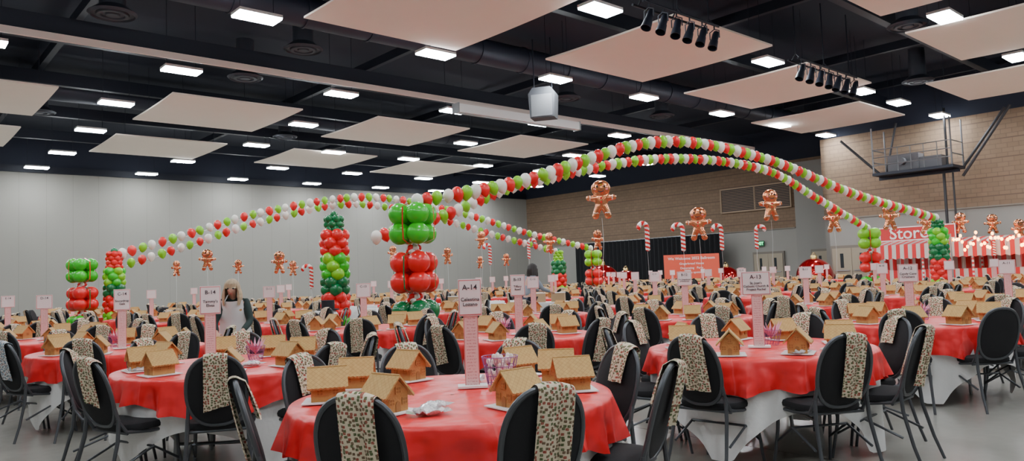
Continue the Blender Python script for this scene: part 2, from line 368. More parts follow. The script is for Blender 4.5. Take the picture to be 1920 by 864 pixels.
for s in (-1, 1):
    for z in (.55, 1.1): rl.tube([(s*1.6, -.7, z), (s*1.6, .7, z)], .025, 6)
    rl.tube([(s*1.6, -.7, 0), (s*1.6, -.7, 2.1)], .035, 6); rl.tube([(s*1.6, .7, 0), (s*1.6, .7, 2.1)], .035, 6)
for z in (.4, .75, 1.1): rl.tube([(-1.6, -.72, z), (1.6, -.72, z)], .025, 6)
for i in range(1, 6): rl.tube([(-1.6+i*.533, -.72, 0), (-1.6+i*.533, -.72, 1.1)], .018, 6)
SD = mat('strut_dark', (.04, .04, .045), .5, .4)
struts = [('support_strut', T1(q, r, 8, SD, 'support_strut')) for q, r in ([[(1.0, .1, -.1), (1.0, .1, -3.6)], .06], [[(1.35, .1, -.1), (1.35, .1, -3.6)], .04], [[(1.2, .0, 0), (1.2, .0, 2.6)], .05], [[(-1.6, .2, 0), (-3.4, .2, 1.9)], .06], [[(1.7, .2, -.4), (3.6, .2, 2.3)], .06], [[(1.6, .6, 0), (3.3, .6, 2.3)], .06], [[(-1.6, .6, 0), (-1.0, .6, 2.4)], .05])]
un_ = B(); un_.box((-.5, .1, .45), (1.3, .7, .7)); un_.box((.6, .1, .35), (.9, .6, .5)); un_.tube([(-.5, -.25, .5), (-.5, -.5, .5)], .16, 14)
thing('equipment_catwalk', [('platform', cw.mesh('platform', [BLKM])), ('railing', rl.mesh('railing', [mat('rail_grey', (.16, .16, .17), .5, .5)])), ('projector', un_.mesh('projector', [mat('projector_grey', (.10, .10, .11), .5)]))]+struts, W(35.0, 12.4, 5.3), RZ-pi/2, 'black steel catwalk with railings and projector on the brick wall', 'catwalk')

# ------------------------------------------------------------------ tables
RS = .94                            # table radius factor
def cloth(kind, seed):
    r = random.Random(seed); b = B(); n = 150
    ph = [r.uniform(0, 6.28) for _ in range(6)]
    red = kind == 'red'
    off = .012 if red else .002
    rings = [(0.001, 0), (.3, 0), (.6, 0), (.8, 0), (.89, 0), (.912, -.005), (.920, -.022)]
    vs = []
    H = 9
    for (rad, z) in rings:
        for k in range(n):
            a = 2*pi*k/n; wz = .0015*math.sin(7*a+ph[0])*math.sin(9*rad) if red else 0
            vs.append(((rad+off)*math.cos(a)*RS, (rad+off)*math.sin(a)*RS, .75+off*.4+z+wz))
    for h in range(1, H+1):
        t = h/H
        for k in range(n):
            a = 2*pi*k/n
            if red:
                L = .20+.03*math.sin(3*a+ph[1])+.03*math.sin(5*a+ph[2])+.016*math.sin(17*a+ph[5])
                fold = .038*math.sin(13*a+ph[3]+.9*math.sin(3*a))*math.sin(2*a+ph[0])+.026*math.sin(31*a+ph[4]+math.sin(4*a))+.012*math.sin(47*a+ph[1])
                rad = .936+(.018+fold)*t
            else:
                c = max(abs(math.cos(a)), abs(math.sin(a))); L = min(.70, 1.24/c-.90)
                fold = .05*math.sin(9*a+ph[3])+.03*math.sin(19*a+ph[4]); rad = .918+(fold*.6-.03)*t
            vs.append((rad*math.cos(a)*RS, rad*math.sin(a)*RS, .75-.022-L*t))
    NR = len(rings)+H
    fs = [(i*n+k, i*n+(k+1) % n, (i+1)*n+(k+1) % n, (i+1)*n+k) for i in range(NR-1) for k in range(n)]
    b.add(vs, [f[::-1] for f in fs]); return b.mesh(kind+'_tablecloth', [RED if red else WHT], 60)
REDC = [cloth('red', i) for i in range(4)]; WHC = [cloth('white', 20+i) for i in range(3)]
tt = B(); tt.lathe([(0, .715), (.9*RS, .715), (.908*RS, .725), (.908*RS, .74), (.9*RS, .745), (0, .745)], 48); TT = tt.mesh('tabletop', [WOOD])
lg = B(); lg.tube([(.30, -.3, .71), (.34, -.3, .0)], .016, 8); lg.tube([(.30, .3, .71), (.34, .3, 0)], .016, 8); lg.tube([(.33, -.3, .2), (.33, .3, .2)], .012, 8); LG_ = lg.mesh('folding_leg', [STEEL])
def TPOS(i, j): return W(2.42+3.0*i-.14*j, 3.28-.09*i+2.82*j)+(Vector((0, .06, 0)) if (i, j) == (0, 0) else Vector((0, 0, 0)))
tables = []
for j in range(8):
    for i in range(10):
        if (i, j) in ((3, 3), (3, 4), (2, 4), (7, 2), (7, 3)): continue
        if i > 7 and j < 4: continue
        p = TPOS(i, j)
        if abs(p.x) > .70*p.y+1.7: continue
        tables.append((p.length, i, j, p))
tables.sort(key=lambda q: q[0])
PT1 = W(6.75, 10.05)
PP1 = Vector((-3.42, 9.15, 0)); PP2 = Vector((.29, 15.75, 0))
TOW = [PT1, W(6.9, 13.0), W(4.4, 18.8), W(3.75, 18.8), W(25, 8.4), W(24.8, 10.4), W(20.1, 18.3), W(18.4, 18.4)]
def chair_clear(p):
    if 16.3 < p.y < 17.6 and -4.8 < p.x < 1.6: return False
    for q in TOW:
        if (p-q).length < .75: return False
    for q in (PP1, PP2, W(6.5, 12.4)):
        if (p-q).length < .6: return False
    return True
def outline(n=40, k=1.0):
    pts = []
    for i in range(n):
        a = 2*pi*i/n; c, s = math.cos(a), math.sin(a)
        x = .190*k*math.copysign(abs(c)**.8, c); z = .70+.235*k*math.copysign(abs(s)**.85, s)
        pts.append((x, z))
    return pts
def by(z): return -.205-.13*(z-.45)/.45
seat = B()
def seatring(s, z): return [(.225*s*math.copysign(abs(math.cos(a))**.6, math.cos(a)), .02+.22*s*math.copysign(abs(math.sin(a))**.6, math.sin(a)), z) for a in [2*pi*i/32 for i in range(32)]]
vs = []
for s, z in [(.02, .425), (.9, .425), (.98, .435), (1.0, .455), (.97, .475), (.85, .488), (.4, .494), (.02, .495)]: vs += seatring(s, z)
seat.add(vs, [(i*32+k, i*32+(k+1) % 32, (i+1)*32+(k+1) % 32, (i+1)*32+k) for i in range(7) for k in range(32)])
back = B(); vs = []
for k, dy in [(.02, -.016), (.6, -.015), (.9, -.012), (.96, -.005), (.96, .008), (.9, .018), (.5, .025), (.02, .027)]:
    vs += [(x, by(z)+dy, z) for x, z in outline(40, k)]
back.add(vs, [(i*40+k, i*40+(k+1) % 40, (i+1)*40+(k+1) % 40, (i+1)*40+k) for i in range(7) for k in range(40)])
bf = B(); bf.tube([(x, by(z), z) for x, z in outline(40, 1.0)], .0135, 8, closed=True)
for s in (-1, 1): bf.tube([(s*.182, by(.6), .60), (s*.19, by(.5)-.0, .50), (s*.195, -.17, .43), (s*.2, .0, .41), (s*.2, .2, .41)], .0125, 8)
bf.tube([(-.2, .2, .41), (.2, .2, .41)], .011, 8); bf.tube([(-.2, -.17, .42), (.2, -.17, .42)], .011, 8)
fl = B(); fl.tube([(0, 0, .41), (.005, .01, .25), (.02, .055, 0.0)], [.013, .0125, .011], 8)
rl_ = B(); rl_.tube([(0, 0, .52), (.005, -.01, .38), (.02, -.07, .15), (.03, -.125, 0.0)], [.0135, .0135, .012, .011], 8)
sr = B()
for s in (-1, 1): sr.tube([(s*.205, .225, .17), (s*.205, .02, .30), (s*.205, -.23, .20)], .009, 6)
sr.tube([(-.205, .02, .30), (.205, .02, .30)], .009, 6)
SEAT, BACK, BFR, SR = seat.mesh('seat', [BLKF]), back.mesh('backrest', [BLKF]), bf.mesh('backrest_frame', [FRM]), sr.mesh('stretcher', [FRM])
def mir(b):
    c = B(); c.add([(-x, y, z) for x, y, z in b.v], [f[::-1] for f in b.f], b.m); return c
FL = [fl.mesh('leg', [FRM]), mir(fl).mesh('leg', [FRM])]; RL = [rl_.mesh('leg', [FRM]), mir(rl_).mesh('leg', [FRM])]
CH = [('seat', SEAT), ('backrest', BACK), ('backrest_frame', BFR), ('stretcher', SR), ('leg', FL[0], (.2, .2, 0)), ('leg', FL[1], (-.2, .2, 0)), ('leg', RL[0], (.19, by(.52), 0)), ('leg', RL[1], (-.19, by(.52), 0))]
lod = B(); lod.merge(seat); lod.merge(back); lod.merge(bf, off=1); lod.merge(sr, off=1)
for b_, x, y in ((fl, .2, .2), (mir(fl), -.2, .2), (rl_, .19, by(.52)), (mir(rl_), -.19, by(.52))): lod.merge(b_, Matrix.Translation((x, y, 0)), 1)
LODC = lod.mesh('banquet_chair', [BLKF, FRM])
lo = B(); o12 = outline(14, 1.0)
lo.box((0, .02, .455), (.43, .42, .07)); vs = [(x, by(z)-.02, z) for x, z in o12]+[(x, by(z)+.03, z) for x, z in o12]
lo.add(vs, [tuple(range(14)), tuple(range(27, 13, -1))]+[(i, i+14, (i+1) % 14+14, (i+1) % 14) for i in range(14)])
for s in (-1, 1): lo.tube([(s*.2, .2, .42), (s*.22, .255, 0)], .013, 4, 1); lo.tube([(s*.19, by(.55), .55), (s*.22, -.35, 0)], .013, 4, 1)
def apron(seed):
    r = random.Random(seed); b = B(); nx = 11; w = r.uniform(.070, .088); x0 = r.uniform(-.05, .05)
    path = []
    Lb = r.uniform(.30, .44); Lf = r.uniform(.18, .34); top = .956
    for i in range(12): z = top-.02-Lb*(1-i/11); path.append((by(z)-.030-.010*(1-i/11), z, 1))
    for i in range(1, 5): a = pi*i/5; path.append((by(top)-.026*math.cos(a), top-.012+.016*math.sin(a), 0))
    for i in range(9): z = top-.02-Lf*i/8; path.append((by(z)+.040, z, -1))
    ph = r.uniform(0, 6); vs = []
    for i, (y, z, sd) in enumerate(path):
        for k in range(nx):
            u = k/(nx-1)*2-1; d = 1.0-.85*math.exp(-((top-z)/.10))
            wob = .010*(1+math.sin(u*5+ph))*d+.006*d*(1+math.sin(u*11+ph*2))
            sk = .03*math.sin(ph)*(top-z)
            zt = z-((x0+u*w)**2)*1.9*math.exp(-((top-z)/.2))-(.02*u*math.sin(ph*3) if i in (0,) else 0)
            vs.append((x0+u*w*(1+.25*(top-z)*math.sin(ph*2))+sk, y-sd*wob, zt))
    n = len(path)
    b.add(vs, [(i*nx+k, i*nx+k+1, (i+1)*nx+k+1, (i+1)*nx+k) for i in range(n-1) for k in range(nx-1)])
    return b
APB_ = [apron(i) for i in range(8)]
APM = [b.mesh('apron', [APR], 60) for b in APB_]; APBL = APB_[0].mesh('apron', [APB], 60)
ww, dd, he, hr = .072, .095, .105, .185
hb = B(); hb.prism([(-ww, 0), (ww, 0), (ww, he), (0, hr-.012), (-ww, he)], -dd, dd)
rf = B()
for s in (-1, 1):
    nseg = 18; vs = []
    x0_, z0_ = 0, hr; x1_, z1_ = s*(ww+.028), he-.022*(hr-he)/ww*1.0-.006
    for i in range(nseg+1):
        y = -dd-.022+(2*dd+.044)*i/nseg; wv = .004*abs(math.sin(i*pi/2.0))
        ex_ = x1_+s*wv; ez = z1_-wv
        vs += [(x0_, y, z0_), (ex_, y, ez), (x0_, y, z0_+.012), (ex_+s*.004, y, ez+.011)]
    fs = []
    for i in range(nseg):
        o = 4*i; fs += [(o, o+1, o+5, o+4), (o+2, o+6, o+7, o+3), (o+1, o+3, o+7, o+5)]
    fs += [(0, 2, 3, 1), (nseg*4, nseg*4+1, nseg*4+3, nseg*4+2)]
    rf.add(vs, fs)
rf.tube([(0, -dd-.02, hr+.010), (0, dd+.02, hr+.010)], .006, 6)
dr = B(); dr.prism([(-.017, .0), (.017, .0), (.017, .04)]+[(.017*math.cos(a), .04+.017*math.sin(a)) for a in (pi/4, pi/2, 3*pi/4)]+[(-.017, .04)], -.004, .0)
wn = B()
wn.box((0, -.002, 0), (.034, .004, .034)); wn.box((0, -.0045, 0), (.034, .003, .004), 1); wn.box((0, -.0045, 0), (.004, .003, .034), 1)
for s in (-1, 1): wn.box((s*.017, -.0045, 0), (.004, .003, .038), 1); wn.box((0, -.0045, s*.017), (.038, .003, .004), 1)
HB, RF, DR, WN = hb.mesh('house_walls', [GWALL]), rf.mesh('roof', [ROOF]), dr.mesh('door', [GTRIM]), wn.mesh('window', [GTRIM, GWALL])
wpos = [((0, -dd, .115), 0), ((-.045, -dd, .055), 0), ((.045, -dd, .055), 0), ((ww, -.045, .055), pi/2), ((ww, .045, .055), pi/2), ((-ww, -.045, .055), -pi/2), ((-ww, .045, .055), -pi/2), ((0, dd, .07), pi)]
HP = [('house_walls', HB), ('roof', RF), ('door', DR, (0, -dd, 0))]+[('window', WN, p, r) for p, r in wpos]
hl = B(); hl.merge(hb); hl.merge(rf, off=1); hl.merge(dr, Matrix.Translation((0, -dd, 0)), 2)
for p, r in wpos: hl.merge(B().box((0, -.002, 0), (.036, .004, .036)), Matrix.Translation(p) @ Matrix.Rotation(r, 4, 'Z'), 2)
HL = hl.mesh('gingerbread_house', [GWALL, ROOF, GTRIM])
hlo = B(); hlo.prism([(-ww, 0), (ww, 0), (ww, he), (0, hr), (-ww, he)], -dd, dd)
for s in (-1, 1): hlo.add([(0, -dd-.02, hr+.01), (s*.1, -dd-.02, he-.025), (s*.1, dd+.02, he-.025), (0, dd+.02, hr+.01)], [(0, 1, 2, 3)], 1)
bd = B(); bd.box((0, 0, .003), (.22, .25, .006)); BD = bd.mesh('foam_board', [BOARD])
TZ = .7605; HS_ = .90
NEARH = [(188, .67, 105), (240, .56, 50), (118, .70, 50), (150, .69, 95), (-52, .58, -50), (-2, .66, 100), (30, .69, 85), (60, .74, -60)]
houses, chairs = [], []
for (d, i, j, p) in tables:
    tz = math.radians(R.choice([0, 90, 45, 20]))
    parts = [('red_tablecloth', REDC[(i*3+j) % 4], (0, 0, 0), R.uniform(0, 6)), ('white_tablecloth', WHC[(i+j) % 3], (0, 0, 0), R.uniform(0, 6)), ('tabletop', TT), ('folding_leg', LG_), ('folding_leg', LG_, (0, 0, 0), pi)]
    thing('round_table', parts, p, tz, 'round banquet table with red plastic cloth over white linen', 'table', 'round banquet tables')
    near0 = (i, j) == (0, 0)
    b_ = {(1, 0): -86, (0, 1): -75, (0, 2): -77}.get((i, j), -82)
    ang = [-106, -66, -20, 25, 70, 110, 150, 208] if near0 else [b_+45*k for k in range(8)] if j < 3 else [b_+45*k+R.uniform(-6, 6) for k in range(8)]
    for a in ang:
        rr = .83+R.uniform(-.03, .06)
        if near0 and a in (-106, -66): rr = .82
        if near0 and a == 208: rr = .78
        a = math.radians(a+(R.uniform(-3, 3) if not near0 else 0)); q = p+Vector((rr*math.cos(a), rr*math.sin(a), 0))
        if not chair_clear(q): continue
        chairs.append((q.length, q, a+pi/2+R.uniform(-.12, .12)))
    if near0: hl_ = NEARH
    else:
        b0 = R.uniform(0, 45); hl_ = [(b0+45*k+R.uniform(-7, 7), R.uniform(.57, .66), b0+45*k+R.choice([90, 90, 0, 45, 120])+R.uniform(-15, 15)) for k in range(8)]
    for a, rr, rot in hl_:
        a = math.radians(a); q = p+Vector((rr*math.cos(a), rr*math.sin(a), TZ)); houses.append((q.length, q, math.radians(rot)))
chairs.sort(key=lambda c: c[0]); houses.sort(key=lambda c: c[0])
CL = 'black oval-back banquet chair with grey metal frame at round table'; cst, ast = B(), B()
for n, (d, q, rz) in enumerate(chairs):
    M = Matrix.Translation(q) @ Matrix.Rotation(rz, 4, 'Z')
    hasap = n < 12 or R.random() < .93; v = (n*5+n//8) % 8
    if n < 100: thing('banquet_chair', CH, q, rz, CL, 'chair', 'banquet chairs')
    elif n < 300: ob('banquet_chair', LODC, q, rz, label=CL, cat='chair', group='banquet chairs')
    else: cst.merge(lo, M)
    if hasap:
        if n < 300:
            blue = q.x < -4.2 and q.y < 8.5 and n % 3 == 0
            ob('apron', APBL if blue else APM[v], q, rz, label='folded pale apron with blue print over a chair back' if blue else 'folded cream apron with gift-box print over a chair back', cat='apron', group='aprons on chair backs')
        else: ast.merge(APB_[v], M)
if cst.v: ob('banquet_chair_rows', cst.mesh('banquet_chair_rows', [BLKF, FRM]), label='many more black banquet chairs around distant tables', cat='chairs', group='banquet chairs', kind='stuff')
if ast.v: ob('apron_rows', ast.mesh('apron_rows', [APR]), label='many more printed aprons on distant chair backs', cat='aprons', group='aprons on chair backs', kind='stuff')
hst, bst = B(), B()
for n, (d, q, rz) in enumerate(houses):
    M = Matrix.Translation(q) @ Matrix.Rotation(rz, 4, 'Z')
    hv = R.uniform(.97, 1.03)*HS_
    if n < 72: thing('gingerbread_house', HP, q+Vector((0, 0, .0065)), rz, 'brown gingerbread house with quilted tan roof on white board', 'gingerbread house', 'gingerbread houses', sc=hv)
    elif n < 300: ob('gingerbread_house', HL, q+Vector((0, 0, .0065)), rz, label='brown gingerbread house with quilted tan roof on white board', cat='gingerbread house', group='gingerbread houses', sc=hv)
    else: hst.merge(hlo, Matrix.Translation((0, 0, .0065)) @ M @ Matrix.Scale(hv, 4))
    if n < 200: ob('foam_board', BD, q, rz+R.uniform(-.2, .2), label='white square foam board under a gingerbread house', cat='board', group='house boards')
    else: bst.merge(bd, M)
if hst.v: ob('gingerbread_house_rows', hst.mesh('gingerbread_house_rows', [GWALL, ROOF]), label='many more gingerbread houses on distant tables', cat='gingerbread houses', group='gingerbread houses', kind='stuff')
if bst.v: ob('foam_board_rows', bst.mesh('foam_board_rows', [BOARD]), label='many more white boards under distant houses', cat='boards', group='house boards', kind='stuff')

# table signs
def placard(w, h):
    b = B(); b.box((0, 0, 0), (w, .006, h), 0); b.box((0, -.004, 0), (w*.95, .003, h*.95), 1); b.box((0, -.0055, 0), (w*.90, .003, h*.90), 0); return b.mesh('placard', [SIGNP, SIGNB])
PLS = {s: placard(*s) for s in ((.19, .19), (.135, .215), (.22, .185), (.16, .23))}
pb = B(); pb.box((0, 0, .21), (.085, .02, .42)); POSTM = pb.mesh('post', [POST]); fb = B(); fb.box((0, 0, .006), (.17, .12, .012)); FB = fb.mesh('base_plate', [BOARD])
NAMES = {(0, 0): 'Celestina\nLozano', (1, 0): "St. Joan's\nCatholic Church &\nProject Rachel", (2, 0): 'Candy Cane\nCrushers', (1, 1): 'Tiffany\nReed', (0, 1): "Tammy's\nElves", (0, 2): 'Snowdrop\nGals', (2, 1): 'The Gingerbread\nof Sweetness'}
for (d, i, j, p) in tables:
    sz = (.135, .215) if (i, j) == (0, 0) else (.22, .185) if (i, j) == (1, 0) else (.16, .23) if (i, j) in ((0, 1), (0, 2), (1, 1)) else (.19, .19)
    code = 'ABCDEFGH'[j]+'-'+str(14-i)
    zc = .42+sz[1]/2-.01
    parts = [('base_plate', FB), ('post', POSTM), ('placard', PLS[sz], (0, -.014, zc))]
    if d < 17:
        parts.append(('sign_text', textmesh(code, .044, INK), (0, -.023, zc+sz[1]*.27), (pi/2, 0, 0)))
        if (i, j) in NAMES:
            s = NAMES[(i, j)]; fs_ = {(0, 0): .029, (1, 0): .025, (2, 1): .023}.get((i, j), .032)
            parts.append(('sign_text', textmesh(s, fs_, INK), (0, -.023, zc-sz[1]*.12), (pi/2, 0, 0)))
    off = {(0, 0): Vector((.10, .22, 0)), (1, 0): Vector((-.03, -.10, 0)), (0, 1): Vector((-.14, -.05, 0))}.get((i, j), Vector((R.uniform(-.08, .08), R.uniform(-.08, .08), 0)))
    rzs = -math.atan2(p.x, p.y)+R.uniform(-.25, .25)
    if (i, j) in ((0, 0), (1, 0)): rzs = -math.atan2(p.x, p.y)
    lab = 'pink and white table sign %s on a printed post' % code if d < 12 else 'pink and white table number sign on a printed post'
    thing('table_sign', parts, p+off+Vector((0, 0, TZ)), rzs, lab, 'table sign', 'table number signs')
def bag(seed):
    b = B(); b.sph((0, 0, .018), (.075, .055, .02), n=24, m=12)
    b.v = [(x*(1+.25*noise.noise(Vector((x*30, y*30, seed)))), y*(1+.3*noise.noise(Vector((y*30, x*30, seed+5)))), max(.002, z+.016*noise.noise(Vector((x*45, y*45, seed+9))))) for x, y, z in b.v]
    for s in (-1, 1): b.add([(s*.065, -.035, .01), (s*.105, -.045, .018), (s*.11, .0, .012), (s*.1, .045, .02), (s*.065, .035, .01)], [(0, 1, 2, 3, 4)])
    return b.mesh('candy_bag', [BAG])
BG = [bag(i) for i in range(3)]
T00, T10, T01 = TPOS(0, 0), TPOS(1, 0), TPOS(0, 1)
for k, (p, ox, oy, rz) in enumerate([(T00, -.06, -.60, .3), (T00, -.05, -.46, 1.0), (T10, -.25, -.1, .3), (T10, .1, -.62, .8), (T01, .25, -.2, 1), (T01, -.6, -.3, 0), (T00, .10, .48, 2.0), (T01, .4, .35, .6), (T10, .4, .5, .3)]):
    ob('candy_bag', BG[k % 3], p+Vector((ox, oy, TZ)), rz, label='small crumpled clear bag of white candies on red tablecloth', cat='candy bag', group='candy bags')
wb = B()
for z, r in ((.002, .055), (.04, .062), (.08, .07), (.12, .08)): wb.tube([(r*math.cos(a), r*math.sin(a), z) for a in [2*pi*i/24 for i in range(24)]], .0018, 5, closed=True)
for i in range(16):
    a = 2*pi*i/16; wb.tube([(.055*math.cos(a), .055*math.sin(a), .002), (.08*math.cos(a+.3), .08*math.sin(a+.3), .12)], .0012, 4)
    wb.tube([(.055*math.cos(a), .055*math.sin(a), .002), (.08*math.cos(a-.3), .08*math.sin(a-.3), .12)], .0012, 4)
mm = B()
for i in range(80):
    zz = R.uniform(.02, .128); r_ = (.038+.18*zz)*math.sqrt(R.random()); a = R.uniform(0, 6.28)
    mm.sph((r_*math.cos(a), r_*math.sin(a), zz), (.010, .009, .012), n=7, m=5)
ts = B()
for i in range(14):
    a = i*.45; ts.add([(0, 0, .05), (.05*math.cos(a), .05*math.sin(a), .1), (.09*math.cos(a+.2), .09*math.sin(a+.2), .17+R.uniform(-.03, .03)), (.05*math.cos(a+.5), .05*math.sin(a+.5), .12)], [(0, 1, 2, 3)])
WB, MMH, TS = wb.mesh('basket_frame', [PURP]), mm.mesh('marshmallow_pile', [MARSH]), ts.mesh('tissue', [TISS])
bk = thing('wire_basket', [('basket_frame', WB), ('marshmallow_pile', MMH)], T00+Vector((.26, .30, TZ)), 0, 'round purple wire basket filled with white marshmallows', 'basket', 'table baskets', sc=1.35)
bk.children[1]['kind'] = 'stuff'
for p, ox, oy in ((T10, .12, .05), (TPOS(1, 1), -.1, .1), (T01, .12, .25), (TPOS(0, 2), -.15, .2), (TPOS(2, 0), .12, .1), (TPOS(2, 1), .15, 0)):
    thing('wire_basket', [('basket_frame', WB), ('tissue', TS)], p+Vector((ox, oy, TZ)), R.uniform(0, 3), 'purple wire basket stuffed with pink tissue on table', 'basket', 'table baskets')

# white service tables
wt = B()
def rr(s, x, y): return [((x/2*s)*max(-1, min(1, 1.35*math.cos(a))), (y/2*s)*max(-1, min(1, 1.35*math.sin(a)))) for a in [2*pi*i/80 for i in range(80)]]
vs = [(x, y, .755) for x, y in rr(.01, 1.4, .74)]+[(x, y, .755) for x, y in rr(.99, 1.4, .74)]+[(x, y, .745) for x, y in rr(1, 1.4, .74)]
for h in range(1, 6):
    for i, (x, y) in enumerate(rr(1, 1.4, .74)):
        w_ = 1+.03*math.sin(i*1.1)*h/5; vs.append((x*w_, y*w_*1.02, .745-.70*h/5))
wt.add(vs, [(i*80+k, (i+1)*80+k, (i+1)*80+(k+1) % 80, i*80+(k+1) % 80) for i in range(7) for k in range(80)])
WT = wt.mesh('white_tablecloth', [WHT]); wtt = B(); wtt.box((0, 0, .725), (1.36, .70, .03)); WTT = wtt.mesh('tabletop', [WOOD])
WLG = T1([(0, 0, .71), (0, 0, 0)], .015, 6, STEEL, 'leg')
tr = B(); tr.box((0, 0, .01), (.40, .28, .02))
for s in (-1, 1): tr.box((s*.2, 0, .03), (.012, .28, .06)); tr.box((0, s*.14, .03), (.4, .012, .06))
for i in range(10): tr.sph((R.uniform(-.15, .15), R.uniform(-.1, .1), .045), .03, 1, 8, 6)
TR = tr.mesh('candy_tray', [WPAINT, MARSH]); cb = B(); cb.box((0, 0, .1), (.3, .24, .2)); cb.box((0, 0, .203), (.31, .25, .012), 1); CB = cb.mesh('supply_box', [mat('kraft', (.45, .30, .17), .8), BOARD])
for x in (-3.8, -2.35, -.9, .55):
    p = Vector((x, 16.95, 0))
    thing('service_table', [('white_tablecloth', WT), ('tabletop', WTT)]+[('leg', WLG, (s*.6, q*.28, 0)) for s in (-1, 1) for q in (-1, 1)], p, 0, 'rectangular service table covered with white cloth', 'table', 'white service tables')
    for q in (-.45, 0, .45):
        bx = R.random() < .3
        ob('supply_box' if bx else 'candy_tray', CB if bx else TR, p+Vector((q, R.uniform(-.1, .1), .757)), R.uniform(-.2, .2), label='small brown supply box on white table' if bx else 'white tray of candies on white table', cat='box' if bx else 'tray', group='supplies on service tables')

# ------------------------------------------------------------------ balloons
BB = B(); pr = []
for i in range(15):
    t = pi*i/14; r = math.sin(t); z = -math.cos(t)
    if z < 0: r *= 1-.28*(-z)**1.6; z *= 1.18
    pr.append((r if r > .02 else .02, z))
BB.lathe([(.07, -1.28), (.03, -1.2)]+pr[1:], 16)
BM = {c: BB.mesh('balloon', [m]) for c, m in (('r', LR), ('g', LG), ('d', LD), ('w', LW), ('k', LK))}
def crom(pts, t):
    for i in range(len(pts)-1):
        if t <= pts[i+1][0] or i == len(pts)-2:
            (t0, p0), (t1, p1) = pts[i], pts[i+1]
            m0 = (p1-pts[i-1][1])/(t1-pts[i-1][0]) if i > 0 else (p1-p0)/(t1-t0)
            m1 = (pts[i+2][1]-p0)/(pts[i+2][0]-t0) if i < len(pts)-2 else (p1-p0)/(t1-t0)
            h = t1-t0; s = (t-t0)/h
            return (2*s**3-3*s*s+1)*p0+(s**3-2*s*s+s)*h*m0+(-2*s**3+3*s*s)*p1+(s**3-s*s)*h*m1
def arch(p0, p1, prof, seq, rad=.096, count=97, label=''):
    p0, p1 = Vector(p0), Vector(p1)
    P = [Vector((p0.x+(p1.x-p0.x)*i/400, p0.y+(p1.y-p0.y)*i/400, crom(prof, i/400))) for i in range(401)]
    e = ob('balloon_arch', None, (p0.x, p0.y, P[0].z), label=label, cat='balloon arch', group='balloon arches')
    o = P[0]; cd = B(); cd.tube([q-o for q in P[::8]], .006, 5); ob('cord', cd.mesh('cord', [WPAINT]), parent=e)
    tot = sum((P[i]-P[i-1]).length for i in range(1, 401)); step = tot/count
    acc = step*.6; k = 0
    for i in range(1, 401):
        acc += (P[i]-P[i-1]).length
        if acc >= step and k < count:
            acc -= step; s = R.uniform(.92, 1.07)*rad
            dr_ = (P[i]-P[i-1]).normalized()
            ob('balloon', BM[seq[k % len(seq)]], P[i]-o+Vector((0, 0, rad*.5)), parent=e, sc=(s, s, s*1.2), rot=(R.uniform(-.25, .25), R.uniform(-.25, .25)-dr_.z*.4, 0)); k += 1
AL = 'long arch of red, white and lime balloons on a cord'
arch((PT1.x, PT1.y), (13.16, 22.87), [(0, 2.6), (.114, 3.0), (.324, 4.05), (.524, 3.93), (.732, 3.24), (1, 2.62)], 'wrg', rad=.102, label=AL)
arch((-2.6, 13.7), (11.68, 24.2), [(0, 2.12), (.092, 2.6), (.182, 3.2), (.44, 4.1), (.69, 4.08), (.842, 3.3), (1, 2.42)], 'wrgrwg', rad=.102, label=AL)
arch((-9.1, 17.0), (2.93, 27.0), [(0, 2.15), (.086, 2.57), (.218, 3.22), (.418, 3.74), (.623, 3.36), (.81, 2.72), (1, 2.2)], 'wrg', rad=.094, count=70, label=AL)
arch((-9.2, 17.6), (1.6, 26.0), [(0, 1.95), (.1, 2.38), (.22, 2.95), (.42, 3.56), (.62, 3.25), (.81, 2.65), (1, 2.1)], 'grw', rad=.092, count=60, label=AL)
CPOLE = T1([(0, 0, 0), (0, 0, 1)], .02, 8, WPAINT, 'pole'); cbp = B(); cbp.lathe([(0, .0), (.2, .0), (.2, .02), (.03, .03), (0, .03)], 24); CBASE = cbp.mesh('base_plate', [STEEL])
def ring(e, z, r, n, R0, cols, ph):
    for k in range(n):
        a = ph+2*pi*k/n
        ob('balloon', BM[cols[k % len(cols)]], (R0*math.cos(a), R0*math.sin(a), z), parent=e, sc=r*R.uniform(.95, 1.05), rot=(0, math.radians(75)+R.uniform(-.1, .1), a))
def ribbon(e, R0, z0, z1, ph, m):
    for k in range(4):
        b = B(); a = ph+k*pi/2; c, s = math.cos(a), math.sin(a); w = .011
        pts = [(R0*.45, z0-.01), (R0*.98, z0+.06), (R0*1.02, (z0+z1)/2), (R0*.98, z1-.06), (R0*.3, z1+.02)]
        vs = []
        for r, z in pts: vs += [(r*c-w*s, r*s+w*c, z), (r*c+w*s, r*s-w*c, z)]
        b.add(vs, [(2*i, 2*i+1, 2*i+3, 2*i+2) for i in range(4)])
        ob('ribbon', b.mesh('ribbon', [m]), parent=e)
def gift_tower(p, s, top, cols='krk', label=''):
    e = ob('balloon_column', None, p, 0, label=label, cat='balloon column', group='balloon columns')
    ob('pole', CPOLE, parent=e, sc=(1, 1, top-.2)); ob('base_plate', CBASE, parent=e)
    z = top-s*1.0; ph = R.uniform(.2, .5)
    for bi, c in enumerate(cols):
        for q in range(2):
            if z < s*.5: break
            ring(e, z, s, 4, s*1.22, c, ph); z -= s*1.75
        zz = z+s*1.75
        if z > 0: ribbon(e, s*2.05, zz-s*.9, zz+s*2.65, ph+pi/4, CRED if c in 'kg' else LD)
        if z > s*.4: ring(e, z+s*.45, s*.32, 6, s*.4, 'rw', 0); ring(e, z+s*.12, s*.32, 6, s*.4, 'wr', .3)
        z -= s*.85
gift_tower(PT1, .18, 2.62, 'krdr', 'gift-box balloon column in green and red with ribbons')
gift_tower(W(3.75, 18.8), .145, 2.12, 'krkr', 'green and red gift-box balloon column beside tables')
